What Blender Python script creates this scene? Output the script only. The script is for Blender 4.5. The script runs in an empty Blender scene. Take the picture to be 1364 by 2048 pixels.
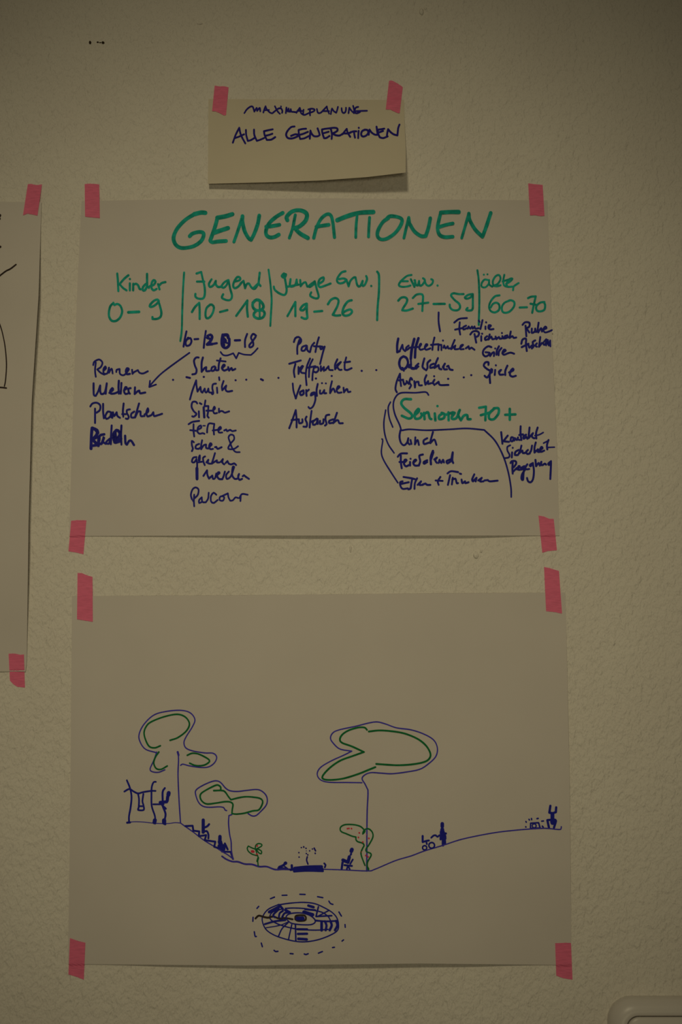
import bpy, bmesh, math, random
from mathutils import Vector, noise as mnoise
random.seed(7)

# ------------------------------------------------------------------ camera
scene = bpy.context.scene
col = scene.collection
W, H = 1364, 2048
LENS, SENS = 50.0, 36.0
FPX = LENS / SENS * H
PITCH = math.radians(8.6)
DIST = 1.25
AIM = Vector((0, 0, 1.52))
CAM = AIM + Vector((0, -math.cos(PITCH), -math.sin(PITCH))) * DIST
cd = bpy.data.cameras.new('camera'); cam = bpy.data.objects.new('camera', cd); col.objects.link(cam)
cd.sensor_fit = 'VERTICAL'; cd.sensor_height = SENS; cd.sensor_width = 24; cd.lens = LENS
cd.clip_start = 0.05; cd.clip_end = 50
cam.location = CAM; cam.rotation_euler = (math.pi / 2 + PITCH, 0, 0)
scene.camera = cam

# ------------------------------------------------------------------ light
w = bpy.data.worlds.new('room_ambience'); scene.world = w; w.use_nodes = True
bg = w.node_tree.nodes['Background']
bg.inputs[0].default_value = (1.0, 0.86, 0.55, 1); bg.inputs[1].default_value = 0.035

def spot(name, loc, aim, power, angle, blend, radius, colour):
    d = bpy.data.lights.new(name, 'SPOT'); o = bpy.data.objects.new(name, d); col.objects.link(o)
    d.energy = power; d.spot_size = math.radians(angle); d.spot_blend = blend
    d.shadow_soft_size = radius; d.color = colour
    o.location = loc
    o.rotation_euler = (Vector(aim) - Vector(loc)).to_track_quat('-Z', 'Y').to_euler()
    return o
spot('ceiling_spotlight', (-0.27, -2.3, 2.72), (-0.040, 0, 1.478), 54.5, 29.3, 1.0, 0.16, (1.0, 0.865, 0.55))
spot('fill_spotlight', (0.20, -3.4, 0.85), (-0.035, 0, 1.49), 61.5, 21.8, 1.0, 0.35, (1.0, 0.865, 0.55))  # added fill from behind the camera, lightens the card's shadow; no actual room lamp

vs = scene.view_settings
vs.view_transform = 'Standard'; vs.look = 'None'; vs.exposure = 0.0; vs.gamma = 1.0
vs.use_curve_mapping = False

# ------------------------------------------------------------------ pixel -> wall
CP, SP = math.cos(PITCH), math.sin(PITCH)
def at(px, py, d=0.0):
    """point where the line of sight of a photo pixel meets the plane d metres in front of the wall"""
    a = (px - W / 2) / FPX; b = (H / 2 - py) / FPX
    r = Vector((a, CP - b * SP, SP + b * CP))
    t = (-d - CAM.y) / r.y
    return CAM + r * t

# ------------------------------------------------------------------ materials
def mat(name, rgb, rough=0.6, spec=0.3, vary=0.0, vscale=200, bump=0.0, bscale=400, bdist=0.0003, stretch=None, sheen=0):
    m = bpy.data.materials.new(name); m.use_nodes = True
    nt = m.node_tree; N = nt.nodes; L = nt.links
    p = N['Principled BSDF']
    p.inputs['Base Color'].default_value = (*rgb, 1)
    p.inputs['Roughness'].default_value = rough
    p.inputs['Specular IOR Level'].default_value = spec
    tc = N.new('ShaderNodeTexCoord'); mp = N.new('ShaderNodeMapping')
    L.new(tc.outputs['Object'], mp.inputs[0])
    if stretch: mp.inputs['Scale'].default_value = stretch
    if vary:
        n = N.new('ShaderNodeTexNoise'); n.inputs['Scale'].default_value = vscale; n.inputs['Detail'].default_value = 3
        L.new(mp.outputs[0], n.inputs['Vector'])
        mr = N.new('ShaderNodeMapRange'); mr.inputs[1].default_value = 0.3; mr.inputs[2].default_value = 0.7
        mr.inputs[3].default_value = 1 - vary; mr.inputs[4].default_value = 1 + vary
        L.new(n.outputs[0], mr.inputs[0])
        mx = N.new('ShaderNodeMix'); mx.data_type = 'RGBA'; mx.blend_type = 'MULTIPLY'; mx.inputs[0].default_value = 1
        mx.inputs[6].default_value = (*rgb, 1)
        L.new(mr.outputs[0], mx.inputs[7]); L.new(mx.outputs[2], p.inputs['Base Color'])
    if bump:
        n2 = N.new('ShaderNodeTexNoise'); n2.inputs['Scale'].default_value = bscale; n2.inputs['Detail'].default_value = 3
        L.new(mp.outputs[0], n2.inputs['Vector'])
        b = N.new('ShaderNodeBump'); b.inputs['Strength'].default_value = bump; b.inputs['Distance'].default_value = bdist
        L.new(n2.outputs[0], b.inputs['Height']); L.new(b.outputs[0], p.inputs['Normal'])
    return m

def wall_material():
    m = bpy.data.materials.new('rough_painted_wall'); m.use_nodes = True
    nt = m.node_tree; N = nt.nodes; L = nt.links
    p = N['Principled BSDF']; p.inputs['Roughness'].default_value = 0.75; p.inputs['Specular IOR Level'].default_value = 0.25
    tc = N.new('ShaderNodeTexCoord'); mp = N.new('ShaderNodeMapping')
    mp.inputs['Rotation'].default_value = (0, math.radians(35), 0); mp.inputs['Scale'].default_value = (1.25, 1, 0.8)
    L.new(tc.outputs['Object'], mp.inputs[0])
    def ns(scale, detail, dist=0.0, rough=0.5):
        n = N.new('ShaderNodeTexNoise'); n.inputs['Scale'].default_value = scale; n.inputs['Detail'].default_value = detail
        n.inputs['Distortion'].default_value = dist; n.inputs['Roughness'].default_value = rough
        L.new(mp.outputs[0], n.inputs['Vector']); return n
    def mth(op, a, b):
        n = N.new('ShaderNodeMath'); n.operation = op
        for i, v in enumerate((a, b)):
            if isinstance(v, (int, float)): n.inputs[i].default_value = v
            else: L.new(v, n.inputs[i])
        return n.outputs[0]
    n1 = ns(190, 2, 0.15); n2 = ns(520, 2); n3 = ns(45, 2)
    h = mth('ADD', mth('MULTIPLY', n1.outputs[0], 1.0), mth('MULTIPLY', n2.outputs[0], 0.28))
    h = mth('ADD', h, mth('MULTIPLY', n3.outputs[0], 0.9))
    # wallpaper butt joints: one upright, one short level ridge
    sx = N.new('ShaderNodeSeparateXYZ'); L.new(tc.outputs['Object'], sx.inputs[0])
    s0 = at(936, 130)
    dx = mth('ABSOLUTE', mth('SUBTRACT', sx.outputs['X'], s0.x), 0)
    ridge = mth('MULTIPLY', mth('LESS_THAN', dx, 0.0009), 0.35)
    h = mth('ADD', h, ridge)
    s1 = at(1000, 1950)
    dx2 = mth('ABSOLUTE', mth('SUBTRACT', sx.outputs['X'], s1.x), 0)
    seam = mth('MULTIPLY', mth('LESS_THAN', dx2, 0.0005), mth('LESS_THAN', sx.outputs['Z'], s1.z))
    h = mth('ADD', h, mth('MULTIPLY', seam, -0.3))
    bp = N.new('ShaderNodeBump'); bp.inputs['Strength'].default_value = 1.0; bp.inputs['Distance'].default_value = 0.0024
    L.new(h, bp.inputs['Height']); L.new(bp.outputs[0], p.inputs['Normal'])
    n4 = ns(9, 3)
    cr = N.new('ShaderNodeValToRGB')
    cr.color_ramp.elements[0].position = 0.35; cr.color_ramp.elements[0].color = (0.778, 0.737, 0.668, 1)
    cr.color_ramp.elements[1].position = 0.68; cr.color_ramp.elements[1].color = (0.812, 0.777, 0.703, 1)
    L.new(n4.outputs[0], cr.inputs[0]); L.new(cr.outputs[0], p.inputs['Base Color'])
    return m

M = {
    'wall': wall_material(),
    'paper': mat('white_paper', (0.655, 0.612, 0.575), 0.6, 0.25, 0.02, 14, 0.25, 900, 0.00008),
    'card': mat('cream_card', (0.675, 0.615, 0.49), 0.65, 0.2, 0.02, 20, 0.2, 900, 0.00008),
    'tape': mat('pink_washi_tape', (0.845, 0.165, 0.31), 0.6, 0.3, 0.10, 420, 0.5, 500, 0.0002, (0.35, 1, 2.2)),
    'green': mat('teal_marker_ink', (0.014, 0.375, 0.31), 0.7, 0.06, 0.30, 170),
    'blue': mat('blue_marker_ink', (0.023, 0.025, 0.30), 0.7, 0.06, 0.15, 200),
    'penblue': mat('blue_fibre_pen_ink', (0.018, 0.022, 0.34), 0.7, 0.06, 0.12, 200),
    'thinblue': mat('blue_felt_pen_ink', (0.06, 0.048, 0.50), 0.7, 0.06, 0.12, 200),
    'navy': mat('dark_blue_marker_ink', (0.024, 0.018, 0.28), 0.7, 0.06, 0.15, 200),
    'leaf': mat('dark_green_felt_pen_ink', (0.008, 0.17, 0.05), 0.7, 0.06, 0.15, 200),
    'red': mat('red_felt_pen_ink', (0.75, 0.045, 0.09), 0.7, 0.06),
    'black': mat('black_marker_ink', (0.045, 0.032, 0.03), 0.7, 0.06, 0.1, 200),
    'scuff': mat('dark_brown_scuff', (0.05, 0.032, 0.018), 0.8, 0.2),
    'plastic': mat('white_switch_plastic', (0.70, 0.665, 0.63), 0.36, 0.5),
}

# ------------------------------------------------------------------ object helpers
def obj(name, verts, faces, m, parent=None, smooth=False):
    me = bpy.data.meshes.new(name); me.from_pydata([tuple(v) for v in verts], [], faces); me.update()
    me.materials.append(m)
    if smooth:
        for f in me.polygons: f.use_smooth = True
    o = bpy.data.objects.new(name, me); col.objects.link(o)
    if parent is not None:
        o.parent = parent; o.matrix_parent_inverse.identity()
        # parent sits at its own origin: express the vertices in its space
        off = Vector(parent_world(parent))
        for v in me.vertices: v.co -= off
    return o
def parent_world(p):
    v = Vector(p.location)
    while p.parent is not None:
        p = p.parent; v += Vector(p.location)
    return v
def tag(o, label=None, cat=None, group=None, kind=None):
    for k, v in (('label', label), ('category', cat), ('group', group), ('kind', kind)):
        if v: o[k] = v
    return o
def recentre(o, c):
    for v in o.data.vertices: v.co -= c
    o.location = c

# ------------------------------------------------------------------ wall
def box(x0, x1, y0, y1, z0, z1):
    v = [(x, y, z) for x in (x0, x1) for y in (y0, y1) for z in (z0, z1)]
    return v, [(0, 1, 3, 2), (4, 6, 7, 5), (0, 4, 5, 1), (2, 3, 7, 6), (0, 2, 6, 4), (1, 5, 7, 3)]
wall = tag(obj('wall_back', *box(-2.6, 2.6, 0, 0.15, 0, 2.75), M['wall']), kind='structure')

# ------------------------------------------------------------------ paper sheets
def sstep(a, b, x):
    t = max(0.0, min(1.0, (x - a) / (b - a))); return t * t * (3 - 2 * t)
def lerp(a, b, t): return a + (b - a) * t
def polyat(pts, t):
    """pts: [(t,x,y)...] along an edge"""
    for (t0, x0, y0), (t1, x1, y1) in zip(pts, pts[1:]):
        if t <= t1 + 1e-9:
            k = (t - t0) / (t1 - t0); return lerp(x0, x1, k), lerp(y0, y1, k)
    return pts[-1][1], pts[-1][2]
class Sheet:
    """a sheet whose four edges are traced on the wall; depth(u,v) is its gap to the wall"""
    def __init__(s, TL, TR, BR, BL, depth, left=None, right=None, top=None, bottom=None):
        mk = lambda a, b, mid: [(0, *a)] + (mid or []) + [(1, *b)]
        s.c = (TL, TR, BR, BL); s.depth = depth
        s.L, s.R, s.T, s.B = mk(TL, BL, left), mk(TR, BR, right), mk(TL, TR, top), mk(BL, BR, bottom)
    def px(s, u, v):
        TL, TR, BR, BL = s.c
        lx, ly = polyat(s.L, v); rx, ry = polyat(s.R, v); tx, ty = polyat(s.T, u); bx_, by = polyat(s.B, u)
        x = lerp(lx, rx, u) + lerp(tx, bx_, v) - lerp(lerp(TL[0], TR[0], u), lerp(BL[0], BR[0], u), v)
        y = lerp(ly, ry, u) + lerp(ty, by, v) - lerp(lerp(TL[1], TR[1], u), lerp(BL[1], BR[1], u), v)
        return x, y
    def uv(s, x, y):
        TL, TR, BR, BL = s.c
        u = v = 0.5
        for _ in range(12):
            px, py = s.px(u, v)
            wd = lerp(TR[0] - TL[0], BR[0] - BL[0], v); ht = lerp(BL[1] - TL[1], BR[1] - TR[1], u)
            u += (x - px) / wd; v += (y - py) / ht
        return u, v
    def at(s, x, y, e=0.0):
        u, v = s.uv(x, y)
        u = max(-.03, min(1.03, u)); v = max(-.03, min(1.03, v))
        return at(x, y, s.depth(u, v) + e)
    def build(s, name, m, nu, nv, thick=0.00018):
        vs, fs = [], []
        for k in (0, 1):
            for j in range(nv + 1):
                for i in range(nu + 1):
                    u, v = i / nu, j / nv
                    x, y = s.px(u, v)
                    vs.append(at(x, y, s.depth(u, v)) + Vector((0, thick * k, 0)))
        n1 = nu + 1; off = n1 * (nv + 1)
        for j in range(nv):
            for i in range(nu):
                a = j * n1 + i
                fs.append((a, a + n1, a + n1 + 1, a + 1))
                fs.append((off + a, off + a + 1, off + a + n1 + 1, off + a + n1))
        ring = [i for i in range(nu + 1)] + [j * n1 + nu for j in range(1, nv + 1)] + \
               [nv * n1 + i for i in range(nu - 1, -1, -1)] + [j * n1 for j in range(nv - 1, 0, -1)]
        for a, b in zip(ring, ring[1:] + ring[:1]):
            q = len(vs); vs += [vs[a], vs[b], vs[off + b], vs[off + a]]; fs.append((q, q + 1, q + 2, q + 3))
        o = obj(name, vs, fs, m)
        for f in list(o.data.polygons)[:2 * nu * nv]: f.use_smooth = True
        x, y = s.px(0.5, 0.5)
        recentre(o, at(x, y, 0.001))
        s.o = o
        return o

def corner_mask(u, v, cu=0.14, cv=0.18):
    """0 at the taped corners, 1 away from them"""
    k = 1.0
    for a in (0, 1):
        for b in (0, 1):
            r = math.hypot((u - a) / cu, (v - b) / cv); k *= sstep(0.25, 1.5, r)
    return k
def depth_list(u, v):
    m_ = corner_mask(u, v)
    wav = 0.0012 * math.sin(5.2 * u + 1.1) * math.sin(4.0 * v + 0.4) + 0.0006 * math.sin(11 * u + 3 * v)
    edge = 0.0013 * sstep(0.75, 1.0, v) + 0.0022 * sstep(0.82, 1.0, u) + 0.0010 * sstep(0.12, 0, u)
    return 0.0009 + m_ * (0.0014 + wav + edge)
def depth_draw(u, v):
    m_ = corner_mask(u, v)
    wav = 0.0011 * math.sin(4.4 * u + 2.0) * math.sin(4.6 * v) + 0.0005 * math.sin(9 * u - 4 * v)
    edge = 0.0030 * sstep(0.8, 1.0, v) * math.sin(math.pi * max(0, min(1, u))) + 0.0020 * sstep(0.84, 1.0, u)
    return 0.0009 + m_ * (0.0014 + wav + edge)
def depth_left(u, v):
    m_ = 1.0
    for b in (0, 1): m_ *= sstep(0.2, 1.6, math.hypot((u - 1) / 0.16, (v - b) / 0.14))
    return 0.0009 + m_ * (0.002 + 0.0065 * sstep(0.6, 1.0, u) + 0.0006 * math.sin(7 * v)) + 0.0006 * sstep(.95, 1, u)
def depth_card(u, v):
    t = max(0, v - 0.12) / 0.88
    return 0.0010 + t ** 1.7 * lerp(0.0055, 0.022, max(0, u) ** 1.25)

S_list = Sheet((163, 402), (1095, 401), (1119, 1071), (138, 1072), depth_list,
               left=[(.3, 153.5, 600), (.6, 146.5, 800)], right=[(.15, 1098, 500), (.45, 1105, 700), (.72, 1113, 880)],
               top=[(.25, 395, 398), (.55, 680, 396.5), (.8, 900, 399)], bottom=[(.3, 430, 1071), (.65, 760, 1071)])
S_draw = Sheet((144, 1192), (1131, 1185), (1143, 1930), (136, 1928), depth_draw,
               left=[(.5, 141, 1560)], right=[(.5, 1139, 1560)],
               top=[(.3, 440, 1191), (.7, 830, 1187)], bottom=[(.35, 490, 1931), (.7, 840, 1927)])
S_left = Sheet((-590, 401), (83, 404), (51, 1343), (-640, 1342), depth_left,
               right=[(.2, 77, 592), (.5, 63.5, 800), (.75, 57, 1050), (.97, 53.5, 1325)])
S_card = Sheet((417, 198), (808, 200), (811.5, 345), (416, 367.5), depth_card,
               left=[(.5, 416.5, 283)], right=[(.35, 809, 245), (.7, 811.5, 300)],
               bottom=[(.3, 535, 364.5), (.55, 640, 361), (.8, 735, 354)])

plist = tag(S_list.build('poster_sheet', M['paper'], 84, 60),
            'white landscape sheet headed GENERATIONEN with green and blue handwritten lists, taped to the wall', 'poster')
pdraw = tag(S_draw.build('poster_sheet', M['paper'], 84, 60),
            'white landscape sheet with a blue and green sketch of trees in a valley', 'poster')
pleft = tag(S_left.build('poster_sheet', M['paper'], 60, 80),
            'white sheet with black pen lines, cut off by the left edge of the photo', 'poster')
pcard = tag(S_card.build('title_card', M['card'], 48, 40),
            'cream card lettered ALLE GENERATIONEN with its lower edge curling off the wall', 'card')

# ------------------------------------------------------------------ ink
def parse(txt, R, wd):
    """'x,y x,y! x,y; ...' in zoomed coordinates of region R=(x0,y0,scale); '!' is a sharp corner, 'w9:' sets a width"""
    x0, y0, sc = R
    out = []
    for st in txt.split(';'):
        st = st.strip()
        if not st: continue
        w_ = wd
        if st.startswith('w'):
            a, st = st.split(':'); w_ = float(a[1:])
        pts = []
        for tk in st.split():
            cnr = tk.endswith('!'); tk = tk.rstrip('!')
            a, b = tk.split(',')
            pts.append((x0 + float(a) / sc, y0 + float(b) / sc, cnr))
        out.append((pts, w_ / sc))
    return out
def smooth(pts):
    """Catmull-Rom between corners"""
    runs, cur = [], []
    for i, p in enumerate(pts):
        cur.append(p[:2])
        if p[2] and 0 < i < len(pts) - 1:
            runs.append(cur); cur = [p[:2]]
    runs.append(cur)
    res = []
    for r in runs:
        if len(r) < 3:
            q = list(r)
        else:
            q = [r[0]]
            e = [(2 * r[0][0] - r[1][0], 2 * r[0][1] - r[1][1])] + r + [(2 * r[-1][0] - r[-2][0], 2 * r[-1][1] - r[-2][1])]
            for i in range(1, len(e) - 2):
                p0, p1, p2, p3 = e[i - 1:i + 3]
                n = max(2, min(9, int(math.hypot(p2[0] - p1[0], p2[1] - p1[1]) / 2.2)))
                for k in range(1, n + 1):
                    t = k / n; t2 = t * t; t3 = t2 * t
                    q.append(tuple(0.5 * (2 * p1[c] + (p2[c] - p0[c]) * t + (2 * p0[c] - 5 * p1[c] + 4 * p2[c] - p3[c]) * t2 +
                                          (3 * p1[c] - p0[c] - 3 * p2[c] + p3[c]) * t3) for c in (0, 1)))
        if res and res[-1] == q[0]: q = q[1:]
        res += q
    return res
LAY = {'g': 0}
def ink(sheet, name, m, R, wd, txt, label=None, parent=None, lift=0.00022):
    """pen strokes lying on the sheet, one mesh"""
    vs, fs = [], []
    k = 0
    for pts, w_ in parse(txt, R, wd):
        line = smooth(pts)
        n = len(line); r = w_ / 2
        wob = random.uniform(0, 50)
        rad = []
        for i in range(n):
            t = mnoise.noise((line[i][0] * 0.06 + wob, line[i][1] * 0.06, wob))
            rad.append(r * (1.0 + 0.10 * t))
        for i, (x, y) in enumerate(line):
            e = lift + k * 4e-7; k += 1
            b = len(vs); q = 12
            for j in range(q):
                a = 2 * math.pi * j / q
                vs.append(sheet.at(x + rad[i] * math.cos(a), y + rad[i] * math.sin(a), e))
            fs.append(tuple(range(b + q - 1, b - 1, -1)))
            if i + 1 < n:
                x2, y2 = line[i + 1]
                dx, dy = x2 - x, y2 - y; l = math.hypot(dx, dy)
                if l < 1e-6: continue
                nx, ny = -dy / l, dx / l
                e = lift + k * 4e-7; k += 1
                b = len(vs)
                for (ax, ay, s_) in ((x, y, rad[i]), (x, y, -rad[i]), (x2, y2, -rad[i + 1]), (x2, y2, rad[i + 1])):
                    vs.append(sheet.at(ax + nx * s_, ay + ny * s_, e))
                fs.append((b, b + 1, b + 2, b + 3))
    o = obj(name, vs, fs, m, parent or sheet.o)
    # every stroke faces the room
    me = o.data
    bm = bmesh.new(); bm.from_mesh(me)
    flip = [f for f in bm.faces if f.normal.y > 0]
    if flip: bmesh.ops.reverse_faces(bm, faces=flip)
    bm.to_mesh(me); bm.free()
    if label: o['label'] = label
    return o
def circ(cx, cy, rx, ry=None, n=14):
    ry = ry or rx
    return ' '.join('%.1f,%.1f' % (cx + rx * math.cos(2 * math.pi * i / n), cy + ry * math.sin(2 * math.pi * i / n)) for i in range(n + 1))

# regions: (x0, y0, zoom)
A1 = (470, 190, 1364 / 170); A2 = (600, 190, 1364 / 230)
G1 = (320, 390, 1364 / 360); G2 = (660, 390, 1364 / 360)
RK = (190, 530, 1364 / 200); RJ = (350, 530, 1364 / 210); RE = (530, 530, 1364 / 240)
RW = (780, 530, 1364 / 180); RA = (930, 530, 1364 / 190)
B1 = (160, 650, 1364 / 200); B2 = (160, 760, 1364 / 200); B3 = (340, 650, 1364 / 230)
B4 = (360, 750, 1364 / 180); B5 = (360, 860, 1364 / 180); B6 = (560, 660, 1364 / 210); B7 = (560, 740, 1364 / 210)
B8 = (770, 620, 1364 / 190); B9 = (890, 620, 1364 / 230); BS = (740, 770, 1364 / 310); BL_ = (770, 850, 1364 / 240)
BK = (960, 840, 1364 / 170); PX = (0, 0, 1.0)
D1 = (230, 1400, 1364 / 330); D2 = (230, 1540, 1364 / 170); D3 = (350, 1610, 1364 / 200); D4 = (540, 1670, 1364 / 180)
D5 = (610, 1430, 1364 / 290); D6 = (660, 1630, 1364 / 120); D7 = (820, 1590, 1364 / 320); D8 = (490, 1770, 1364 / 220)
D9 = (380, 1540, 1364 / 180); DR = (1020, 1590, 1364 / 120); DP = (820, 1620, 1364 / 100)

# --- title card
def word(sheet, m, colour, text, parts, name='handwritten_word'):
    """one word may be written across two zoomed regions: gather them in photo pixels"""
    txt = []
    for R, wd, s in parts:
        for pts, w_ in parse(s, R, wd):
            txt.append('w%.3f: ' % w_ + ' '.join('%.2f,%.2f%s' % (x, y, '!' if c else '') for x, y, c in pts))
    return ink(sheet, name, m, PX, 3, ';'.join(txt), '%s handwriting reading %s' % (colour, text))
word(S_card, M['navy'], 'dark blue', 'MAXIMALPLANUNG', [
    (A1, 27, "150,290 190,230 250,185 285,188 300,230 310,265! 340,215 350,210 355,255! 385,215 400,210 405,260;"
     "455,280 470,230 490,180! 510,230 560,280 590,292;465,245 510,240 545,240;640,180 660,220 690,270 720,300;"
     "600,292 650,250 700,215 735,210;738,182 739,184;740,215 760,250 755,285;"
     "815,290 820,240 825,200! 835,250 850,265! 860,215! 870,265 890,265! 895,225! 905,265 940,270 990,275;"
     "985,285 1010,245 1040,205! 1050,240 1060,290 1100,318;1000,255 1080,255;1100,235 1095,280 1090,310! 1120,318 1160,300 1195,285;"
     "1205,325 1200,280 1205,235;1175,230 1230,218 1275,230 1270,255 1230,275 1190,285"),
    (A2, 20, "200,165 205,190 215,212 245,210 285,170 318,135! 325,170 345,220;270,190 345,190;"
     "365,225 372,185 380,160! 400,190 430,210! 440,180 450,140;493,155 497,190 512,212 535,205 545,175 545,150;"
     "575,215 580,180 585,150! 610,185 640,215! 640,170 630,128;690,140 660,150 648,185 660,215 690,212 712,200! 670,190 640,195;670,190 720,188 795,186")],
    'handwritten_line')
word(S_card, M['navy'], 'dark blue', 'ALLE', [(A1, 31,
    "-35,765 10,640 68,525! 95,640 165,775;0,690 70,665 145,630;175,560 180,640 205,735! 250,725 310,690;"
    "305,555 310,640 350,735! 410,715 465,690;605,550 530,565 465,580! 475,640 510,720! 580,715 645,675;480,655 545,640 600,620")])
word(S_card, M['navy'], 'dark blue', 'GENERATiONEN', [
    (A1, 31, "955,505 900,515 840,580 820,640 850,690 920,695 1000,665 1030,640! 970,630 900,655;"
     "1140,540 1080,545 1020,560! 1025,620 1045,705! 1110,695 1190,655;1030,640 1100,620 1170,590;"
     "1200,700 1205,640 1210,570! 1230,620 1270,660 1330,660 1360,640! 1345,590 1325,535"),
    (A2, 23, "345,395 300,400 260,408! 265,450 285,510! 310,510 350,485;270,455 340,435;375,520 378,460 365,400;"
     "350,395 400,388 440,395 445,420 420,440 385,455! 420,475 470,480 510,455;505,465 530,430 555,400! 565,445 595,495;520,455 560,455 600,445;"
     "600,440 640,430 668,430;640,435 645,470 652,505;697,388 698,389;695,425 692,465 690,510;"
     "770,410 735,430 725,470 745,492 785,480 810,445 800,415 765,412;815,470 820,430 825,410! 850,445 890,470 920,470! 915,430 908,375;"
     "1000,398 960,405 925,410! 925,450 945,500! 985,510 1040,490;930,445 985,425;"
     "1030,490 1035,450 1045,405! 1070,435 1110,465 1155,478! 1160,430 1165,390 1180,350")])

# --- list sheet: green headings
g = M['green']
word(S_list, g, 'large green', 'GENERATIONEN', [
    (G1, 29, "w34:343,135 310,133 260,145;260,145 190,190 130,255 103,320 115,370 150,398 200,400 260,385 310,350 330,310 325,285 290,280 245,293 225,312;"
     "w33:548,145 500,160 435,172;435,172 420,230 400,290 380,345! 395,358 440,352 500,348;w33:410,285 460,268 515,250;"
     "w24:560,355 590,270 625,160;625,160 625,200 640,270 670,325 690,340! 715,290 740,220 752,155;"
     "930,135 880,165 830,210 805,260 805,300 830,320 865,318 900,300;805,240 850,235 905,225;"
     "w23:980,325 1005,250 1025,150;w31:965,190 960,165 1000,125 1060,115 1110,140 1105,190 1060,235 1020,250! 1060,290 1120,325;"
     "w25:1165,325 1185,250 1220,180 1265,145 1295,155 1310,210 1322,320;1185,240 1230,232 1278,225"),
    (G2, 27, "w34:55,190 130,160 220,135 328,128;w22:205,160 198,230 195,320;w23:300,170 295,240 292,315;"
     "440,175 400,205 365,265 360,310 385,335 430,330 490,290 535,230 545,185 510,165 455,160 430,180;"
     "w23:560,325 575,260 597,170! 605,220;605,220 640,275 690,310 725,310! 745,250 760,175;"
     "w31:975,128 910,128 840,132;840,132 825,190 815,250 830,300 870,318 930,315;830,240 880,225 930,215;"
     "w22:998,325 1020,250 1052,140;1052,140 1060,190 1100,260 1155,315! 1180,250 1218,135")], 'heading_lettering')
word(S_list, g, 'green', 'Kinder', [(RK, 31,
    "303,115 312,220 318,355;455,140 400,185 335,260! 380,310 430,345;475,190 476,191;475,250 475,345;520,345 522,255;520,270 560,255 590,280 605,320 620,330;"
    "690,260 655,300 650,340 680,345 710,290! 710,120;710,290 735,310;745,290 800,270 825,225 800,205 775,240 770,310 800,345 840,325;860,260 880,330;875,280 910,245 960,232")])
word(S_list, g, 'green', '0 - 9', [(RK, 32,
    "250,520 210,560 190,640 195,710 230,760 290,760 345,710 370,630 345,555 300,530 265,545 250,515;w40:455,645 600,638;"
    "870,490 850,470 800,490 750,545 755,570 800,560 850,520 865,495! 885,560 905,650 890,710 840,735 785,735! 783,710")])
word(S_list, g, 'green', 'Jugend', [(RJ, 29,
    "280,110 340,90! 360,180 385,290 385,390 360,435 300,435 265,410 265,375;285,215 380,215;475,185 440,245 455,285 500,260 530,205! 530,250 560,285 600,280;"
    "690,195 640,225 605,275 630,295 670,260 695,195! 715,300 740,400 720,450 670,455 610,425 625,380;775,215 840,195 845,165 810,155 770,210 755,270 775,300 820,280 860,235;"
    "850,240 890,205! 910,300! 930,250 960,240 985,280 1010,305;1080,240 1020,300 1040,305 1085,240! 1100,100;1085,240 1110,270")])
word(S_list, g, 'green', '10 - 18', [(RJ, 30,
    "220,610 260,545 315,490! 320,590 320,700;455,515 410,560 395,640 410,690 450,680 490,620 505,550 480,515 455,515;585,610 680,585;"
    "795,660 860,570 940,460! 935,560 945,670;w36:1010,490 1050,455 1110,470 1150,530 1130,575 1070,590 1020,560 1010,500 1060,450 1100,460;"
    "w34:1060,590 1025,630 1030,670 1080,695 1140,680 1165,630 1140,590 1090,590;w26:1100,470 1100,680")])
word(S_list, g, 'green', 'junge Erw.', [(RE, 25,
    "w34:215,100 195,125 220,140 235,108 215,112;225,150 240,230 245,300 220,340 160,320 110,280 100,245;290,160 285,240 340,230 360,165! 365,225;240,248 300,238 380,222;"
    "400,170 405,240! 430,210 460,195 480,245;560,190 500,235 510,250 555,215 565,185! 590,280 610,360 580,380 515,350 525,310;610,215 660,180 665,140 620,165 605,220 625,250 680,235 745,210;"
    "915,70 870,85 825,145 820,185 850,208 900,195 920,165 890,152 840,160;925,165 950,240! 970,180 1010,140 1030,140;1030,150 1050,230 1080,240 1110,180! 1105,230 1130,230 1160,160 1150,125;1207,237 1208,238")])
word(S_list, g, 'green', '19 - 26', [(RE, 27,
    "255,580 300,500 345,420! 345,500 345,580;470,440 430,460 400,505 430,515 465,480 475,440! 475,530 480,600 450,610 415,595;560,530 650,522;"
    "715,445 750,395 800,375 835,400 825,460 790,530 770,565! 810,575 855,570;985,400 940,415 895,480 880,550 910,575 960,565 990,530 970,505 920,520 885,545")])
word(S_list, g, 'green', 'Erw.', [(RW, 32,
    "325,150 260,165 190,220 140,280 140,315 190,330 260,325 310,310;160,245 270,245;315,215 370,330! 380,240 370,230;380,230 390,290 420,310 440,240! 450,310 490,300 530,230 500,200;"
    "520,210 545,290 590,315 640,280 650,230 625,215;720,310 721,311")])
word(S_list, g, 'green', '27 - 59', [(RW, 34,
    "125,540 170,495 230,490 260,520 250,570 200,650 185,685! 250,690 345,660;345,500 400,450 470,440 500,470 495,580 490,695;430,590 580,570;w37:660,590 830,588;"
    "1115,440 1040,440 960,428 925,460 980,530 1050,590 1060,650 1020,685 950,680 910,640 905,600;1250,440 1190,450 1135,490 1160,510 1220,490 1255,440! 1255,560 1250,670 1200,690 1155,680 1175,650")])
word(S_list, g, 'green', 'alter with two dots over the a', [(RA, 29,
    "270,138 272,138;322,133 323,133;330,215 280,210 240,260 240,310 290,320 340,270 345,215! 350,280 390,310;400,300 470,270 510,200 490,145 440,160 400,230 410,290 460,305 510,290;"
    "565,140 550,220 560,290 600,310;540,235 620,210;590,270 650,235 680,195 640,200 600,260 610,310 680,310;690,360 695,310! 720,290 770,258")])
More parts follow.
